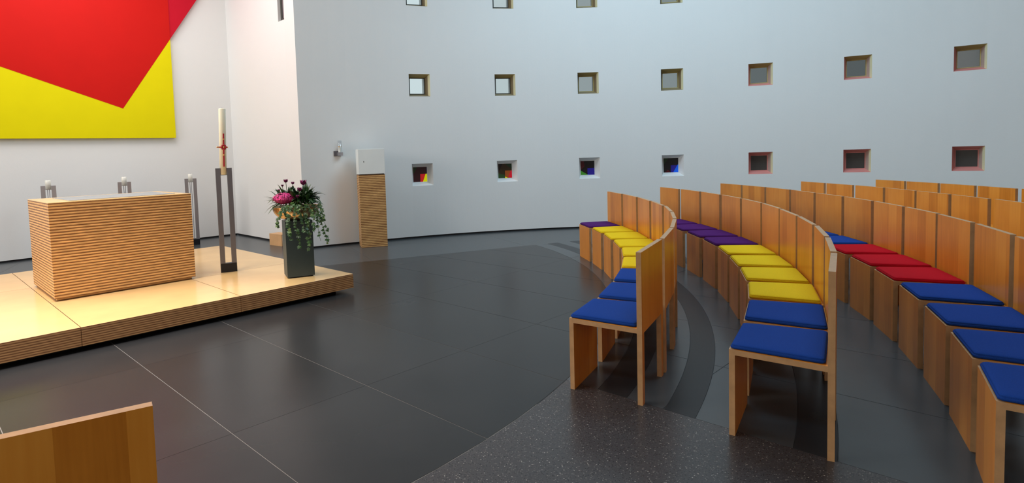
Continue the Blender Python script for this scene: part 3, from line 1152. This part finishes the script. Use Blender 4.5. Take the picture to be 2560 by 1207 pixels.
# ivy mound over the rim, front right
b = bmesh.new(); b3 = bmesh.new()
for k in range(120):
    a = R(rng.uniform(262, 372)); rr = rng.uniform(.10, .245)
    p = (rr * math.cos(a), rr * math.sin(a), rng.uniform(0.0, .075) - max(0, rr - .19) * .9)
    nn = Vector((math.cos(a) * .5, math.sin(a) * .5, .8)) + Vector((rng.uniform(-.4, .4),) * 3)
    dv = Vector((math.cos(a) + rng.uniform(-.8, .8), math.sin(a) + rng.uniform(-.8, .8), -.3))
    ivy(b if k % 3 else b3, p, dv, nn, rng.uniform(.024, .04))
stuff(obj('ivy_leaves', b, M_leafm, arr)); stuff(obj('pale_ivy_leaves', b3, M_leafl, arr))
# trailing strands of ivy
TR = [(-.07, -.235, -.17, -.05), (-.01, -.245, -.30, .00), (.05, -.24, -.37, .01), (.08, -.23, -.22, .03), (.12, -.215, -.36, .03),
      (.165, -.19, -.24, .05), (.205, -.15, -.34, .05), (.24, -.10, -.24, .07), (.235, -.08, -.37, .05), (-.03, -.24, -.20, .01), (.14, -.2, -.40, .01)]
for k, (x, y, zz, sw) in enumerate(TR):
    pts = []; n_ = 14
    for q_ in range(n_ + 1):
        t = q_ / n_
        out = 1.0 + .10 * math.sin(min(1, t * 3) * math.pi / 2) + .05 * t
        pts.append((x * out + sw * t + .012 * math.sin(6 * t + k), y * out + .01 * math.cos(5 * t + k), .03 * math.cos(t * 2.2) + zz * t ** 1.15))
    b = bmesh.new(); tube(b, pts, .0018, 4)
    st = obj('ivy_strand', b, M_stem, arr)
    b = bmesh.new(); b3 = bmesh.new()
    for q_ in range(1, n_ + 1):
        for side in (-1, 1):
            if rng.random() < .34:
                continue
            p = Vector(pts[q_])
            dv = Vector((side * rng.uniform(.4, 1), rng.uniform(-.6, .1), rng.uniform(-.9, .1)))
            ivy(b if rng.random() < .85 else b3, p, dv, (rng.uniform(-.3, .3), -1, rng.uniform(.1, .8)), rng.uniform(.022, .038))
    stuff(obj('ivy_leaves', b, M_leafm, st)); stuff(obj('pale_ivy_leaves', b3, M_leafl, st))

# ------------------------------------------------------------------ tabernacle column by the curved wall
tdx = Vector((0.400, 0.097)).normalized()
tf = Vector((-1.263, 9.198))
trz = math.atan2(tdx.y, tdx.x)
tcol = thing('wooden_column', 'square striped plywood column under the steel cabinet by the white wall', 'column', (tf.x, tf.y, 0), trz)
b = bmesh.new(); box(b, 0, .412, 0, .35, 0, 1.148); bevel_all(b, .002)
obj('shaft', b, M_ply, tcol)
b = bmesh.new(); box(b, .012, .40, .012, .338, 1.148, 1.160)
obj('recessed_neck', b, M_black, tcol)
safe = thing('steel_cabinet', 'small silver steel cabinet on top of the striped wooden column', 'cabinet', (tf.x, tf.y, 1.160), trz)
b = bmesh.new(); box(b, -.003, .415, .004, .353, 0, .396); bevel_all(b, .002)
obj('body', b, M_safe, safe)
b = bmesh.new(); box(b, .001, .411, -.008, .0038, .004, .392); bevel_all(b, .0015)
dr = obj('door', b, M_safe, safe)
b = bmesh.new(); box(b, .078, .087, -.0092, -.0078, .185, .21); obj('keyhole', b, M_black, dr)

# wall lamp with candle
wa = math.degrees(math.atan2(9.549 - CW.y, -1.654 - CW.x))
wp = cp(wa); wn = (wp - CW).normalized()
wl = thing('sanctuary_lamp', 'small chrome wall bracket with a candle in a clear glass beside the steel cabinet', 'wall lamp', (wp.x, wp.y, 1.46), math.atan2(wn.y, wn.x) - math.pi / 2)
b = bmesh.new(); box(b, -.055, .055, -.012, 0.0, 0, .085); bevel_all(b, .001); obj('wall_plate', b, M_dsteel, wl)
b = bmesh.new(); box(b, -.012, .075, -.085, -.012, .005, .06); bevel_all(b, .002); obj('bracket', b, M_steel, wl)
b = bmesh.new(); lathe(b, [(0, .06), (.026, .06), (.026, .155), (.020, .16), (0, .158)], 20, (.035, -.052))
cd = obj('candle', b, M_whitewax, wl)
b = bmesh.new(); lathe(b, [(.027, .146), (.0275, .146), (.0275, .158), (.027, .158)], 20, (.035, -.052))
obj('gold_rim', b, M_gold, cd)
b = bmesh.new(); lathe(b, [(.033, .06), (.033, .25), (.0315, .25), (.0315, .06)], 24, (.035, -.052))
obj('glass_cylinder', b, tint_glass('clear_glass', (.95, .96, .97), .10), wl, smooth=True)

# wooden box on the floor by the niche wall
bx = thing('wooden_box', 'plain birch box on the floor against the niche wall', 'box', (-2.915, 9.874, 0), math.atan2(-.209, .256))
# local x along the wall, local y towards the wall
b = bmesh.new()
LB, DB, HB2, tt = .34, .19, .195, .014
box(b, 0, LB, 0, tt, 0, HB2); obj('front_board', b, M_box, bx)
b = bmesh.new(); box(b, 0, LB, tt, DB, HB2 - tt, HB2); obj('top_board', b, M_box, bx)
b = bmesh.new(); box(b, 0, tt, tt, DB, 0, HB2 - tt); obj('side_board', b, M_box, bx)
b = bmesh.new(); box(b, LB - .05, LB - .036, tt, DB, 0, HB2 - tt); o_ = obj('side_board', b, M_whitewax, bx); o_['label'] = 'white inner side board'

# ------------------------------------------------------------------ chairs
WF, DC, HBK, TC, WBK, HS = 0.432, 0.404, 0.855, 0.028, 0.522, 0.43
ST = 0.027                                        # board thickness of seat and front
LEGW = 0.048; CUT = 0.400


def wid(y):                                       # half width of the seat at depth y
    return WF / 2 + (WBK / 2 - WF / 2) * max(0, min(1, y / DC))


def edge_mats(b, axis):
    """second material (board edge) on the faces not facing +-axis"""
    b.normal_update()
    for f in b.faces:
        f.material_index = 0 if abs(f.normal[axis]) > 0.8 else 1


def chair_meshes():
    ms = {}
    b = bmesh.new()
    prism(b, [(-wid(0), 0), (wid(0), 0), (wid(ST), ST), (-wid(ST), ST)], 0.0, HS)
    bevel_all(b, .0012); edge_mats(b, 1)
    ms['front_panel'] = b
    b = bmesh.new()
    prism(b, [(-wid(ST), ST), (wid(ST), ST), (wid(DC), DC), (-wid(DC), DC)], HS - ST, HS)
    bevel_all(b, .0012); edge_mats(b, 2)
    ms['seat'] = b
    b = bmesh.new()
    h = WBK / 2
    box(b, -h, h, DC, DC + TC, CUT, HBK); bevel_all(b, .0012); edge_mats(b, 1)
    ms['backrest'] = b
    for s, nm in ((-1, 'legL'), (1, 'legR')):
        b = bmesh.new()
        box(b, min(s * h, s * (h - LEGW)), max(s * h, s * (h - LEGW)), DC, DC + TC, 0.0, CUT); edge_mats(b, 1)
        ms[nm] = b
    out = {}
    for k, b in ms.items():
        nm = 'leg' if k.startswith('leg') else k
        me = bpy.data.meshes.new(nm)
        b.to_mesh(me); b.free()
        me.materials.append(M_beech); me.materials.append(M_beech_edge)
        out[k] = (nm, me)
    return out


CM = chair_meshes()


def cushion_mesh(colname):
    b = bmesh.new()
    y0, y1 = .006, DC - .008
    w0, w1 = WF / 2 - .004, WBK / 2 - .016
    c = .013
    # outline, chamfered corners, counter-clockwise
    def outline(ins):
        def P(x, y):
            return (x, y)
        a0, a1 = w0 - ins, w1 - ins; b0, b1 = y0 + ins, y1 - ins
        cc_ = c * .9
        pts = [(-a0 + cc_, b0), (a0 - cc_, b0), (a0, b0 + cc_), (a1, b1 - cc_), (a1 - cc_, b1), (-a1 + cc_, b1), (-a1, b1 - cc_), (-a0, b0 + cc_)]
        # subdivide for a soft look
        res = []
        for i in range(8):
            p, q = Vector(pts[i]), Vector(pts[(i + 1) % 8])
            n_ = 6 if (p - q).length > .1 else 1
            for k in range(n_):
                res.append(p.lerp(q, k / n_))
        return res
    layers = [(.006, 0.0), (0.0, .004), (-.001, .010), (.001, .015), (.004, .016), (.003, .019), (.008, .0235), (.020, .0265), (.06, .0285), (.11, .0295)]
    rings = []
    for ins, z in layers:
        rings.append([b.verts.new((p.x, p.y, z)) for p in outline(ins)])
    n_ = len(rings[0])
    b.faces.new(rings[0][::-1])
    for r0, r1 in zip(rings, rings[1:]):
        for k in range(n_):
            b.faces.new((r0[k], r0[(k + 1) % n_], r1[(k + 1) % n_], r1[k]))
    b.faces.new(rings[-1])
    me = bpy.data.meshes.new('seat_cushion')
    b.to_mesh(me); b.free()
    me.materials.append(F[colname])
    me.shade_smooth()
    return me


CUSH = {k: cushion_mesh(k) for k in F}


def chair(x, y, th, label, group, colname=None, clabel=None):
    t = thing('wooden_chair', label, 'chair', (x, y, 0), th, group)
    for k, (nm, me) in CM.items():
        obj(nm, None, None, t, mesh=me)
    if colname:
        o = obj('seat_cushion', None, None, mesh=CUSH[colname])
        o.location = (x, y, HS + .0005); o.rotation_euler = (0, 0, th)
        tag(o, clabel, 'cushion', 'felt cushions on the chairs')
    return t


ROWS = {
'A': [(1.871, 7.634, -1.523), (1.888, 7.104, -1.59), (1.867, 6.578, -1.671), (1.81, 6.044, -1.722), (1.713, 5.541, -1.845), (1.554, 5.03, -1.908), (1.359, 4.539, -1.987), (1.127, 4.06, -2.053), (0.858, 3.613, -2.14)],
'B': [(2.796, 8.137, -1.477), (2.845, 7.601, -1.545), (2.847, 7.067, -1.62), (2.815, 6.523, -1.678), (2.745, 5.984, -1.737), (2.633, 5.462, -1.827), (2.473, 4.936, -1.886), (2.288, 4.424, -1.952), (2.068, 3.93, -2.045), (1.801, 3.446, -2.108), (1.506, 2.985, -2.176)],
'C': [(3.844, 8.526, -1.496), (3.876, 7.979, -1.534), (3.882, 7.44, -1.591), (3.85, 6.916, -1.681), (3.789, 6.363, -1.696), (3.709, 5.834, -1.766), (3.592, 5.309, -1.832), (3.439, 4.782, -1.883), (3.247, 4.273, -1.954), (3.019, 3.756, -2.021), (2.754, 3.24, -2.061), (2.475, 2.762, -2.119), (2.185, 2.319, -2.195)],
'D': [(4.93, 8.388, -1.58), (4.929, 7.83, -1.595), (4.915, 7.286, -1.647), (4.86, 6.75, -1.706), (4.771, 6.216, -1.757), (4.664, 5.678, -1.792), (4.554, 5.153, -1.851)],
'E': [(5.913, 8.221, -1.575), (5.901, 7.672, -1.611), (5.866, 7.13, -1.663), (5.809, 6.585, -1.704), (5.757, 6.049, -1.757)],
}
CC = {'A': ['purple'] + ['yellow'] * 5 + ['blue'] * 3,
      'B': ['purple'] * 5 + ['yellow'] * 4 + ['blue'] * 2,
      'C': ['blue'] * 6 + ['red'] * 3 + ['blue'] * 4,
      'D': [None] * 9, 'E': [None] * 9}
ORD = ['first', 'second', 'third', 'fourth', 'fifth', 'sixth', 'seventh', 'eighth', 'ninth', 'tenth', 'eleventh', 'twelfth', 'thirteenth']
RN = {'A': 'front row', 'B': 'second row', 'C': 'third row', 'D': 'fourth row', 'E': 'fifth, rearmost row'}
for r in 'ABCDE':
    n_ = len(ROWS[r])
    for i, (x, y, th) in enumerate(ROWS[r]):
        col = CC[r][i]
        if i == 0:
            lab = 'beech board chair at the far wall end of the %s' % RN[r]
            cl = 'at the far wall end of the %s' % RN[r]
        elif i == n_ - 1 and r in 'ABC':
            lab = 'beech board chair closest to the camera in the %s, its open side showing' % RN[r]
            cl = 'closest to the camera in the %s' % RN[r]
        else:
            lab = 'beech board chair, %s from the far end of the %s' % (ORD[i], RN[r])
            cl = 'on the %s chair from the far end of the %s' % (ORD[i], RN[r])
        if col:
            cl = '%s felt seat cushion %s' % (col, cl)
        chair(x, y, th, lab, 'beech chairs of the %s' % RN[r].replace(', rearmost', ''), col, cl)
# chair at the lower left corner of the picture, seen from behind
th = R(-150) + .005
Yd = Vector((-math.sin(th), math.cos(th))); Xd = Vector((math.cos(th), math.sin(th)))
kc = Vector((-.693, 1.348))
org = kc + Xd * (WBK / 2) - Yd * (DC + TC)
chair(org.x, org.y, th, 'beech board chair seen from behind at the lower left edge', 'beech chair across the aisle')
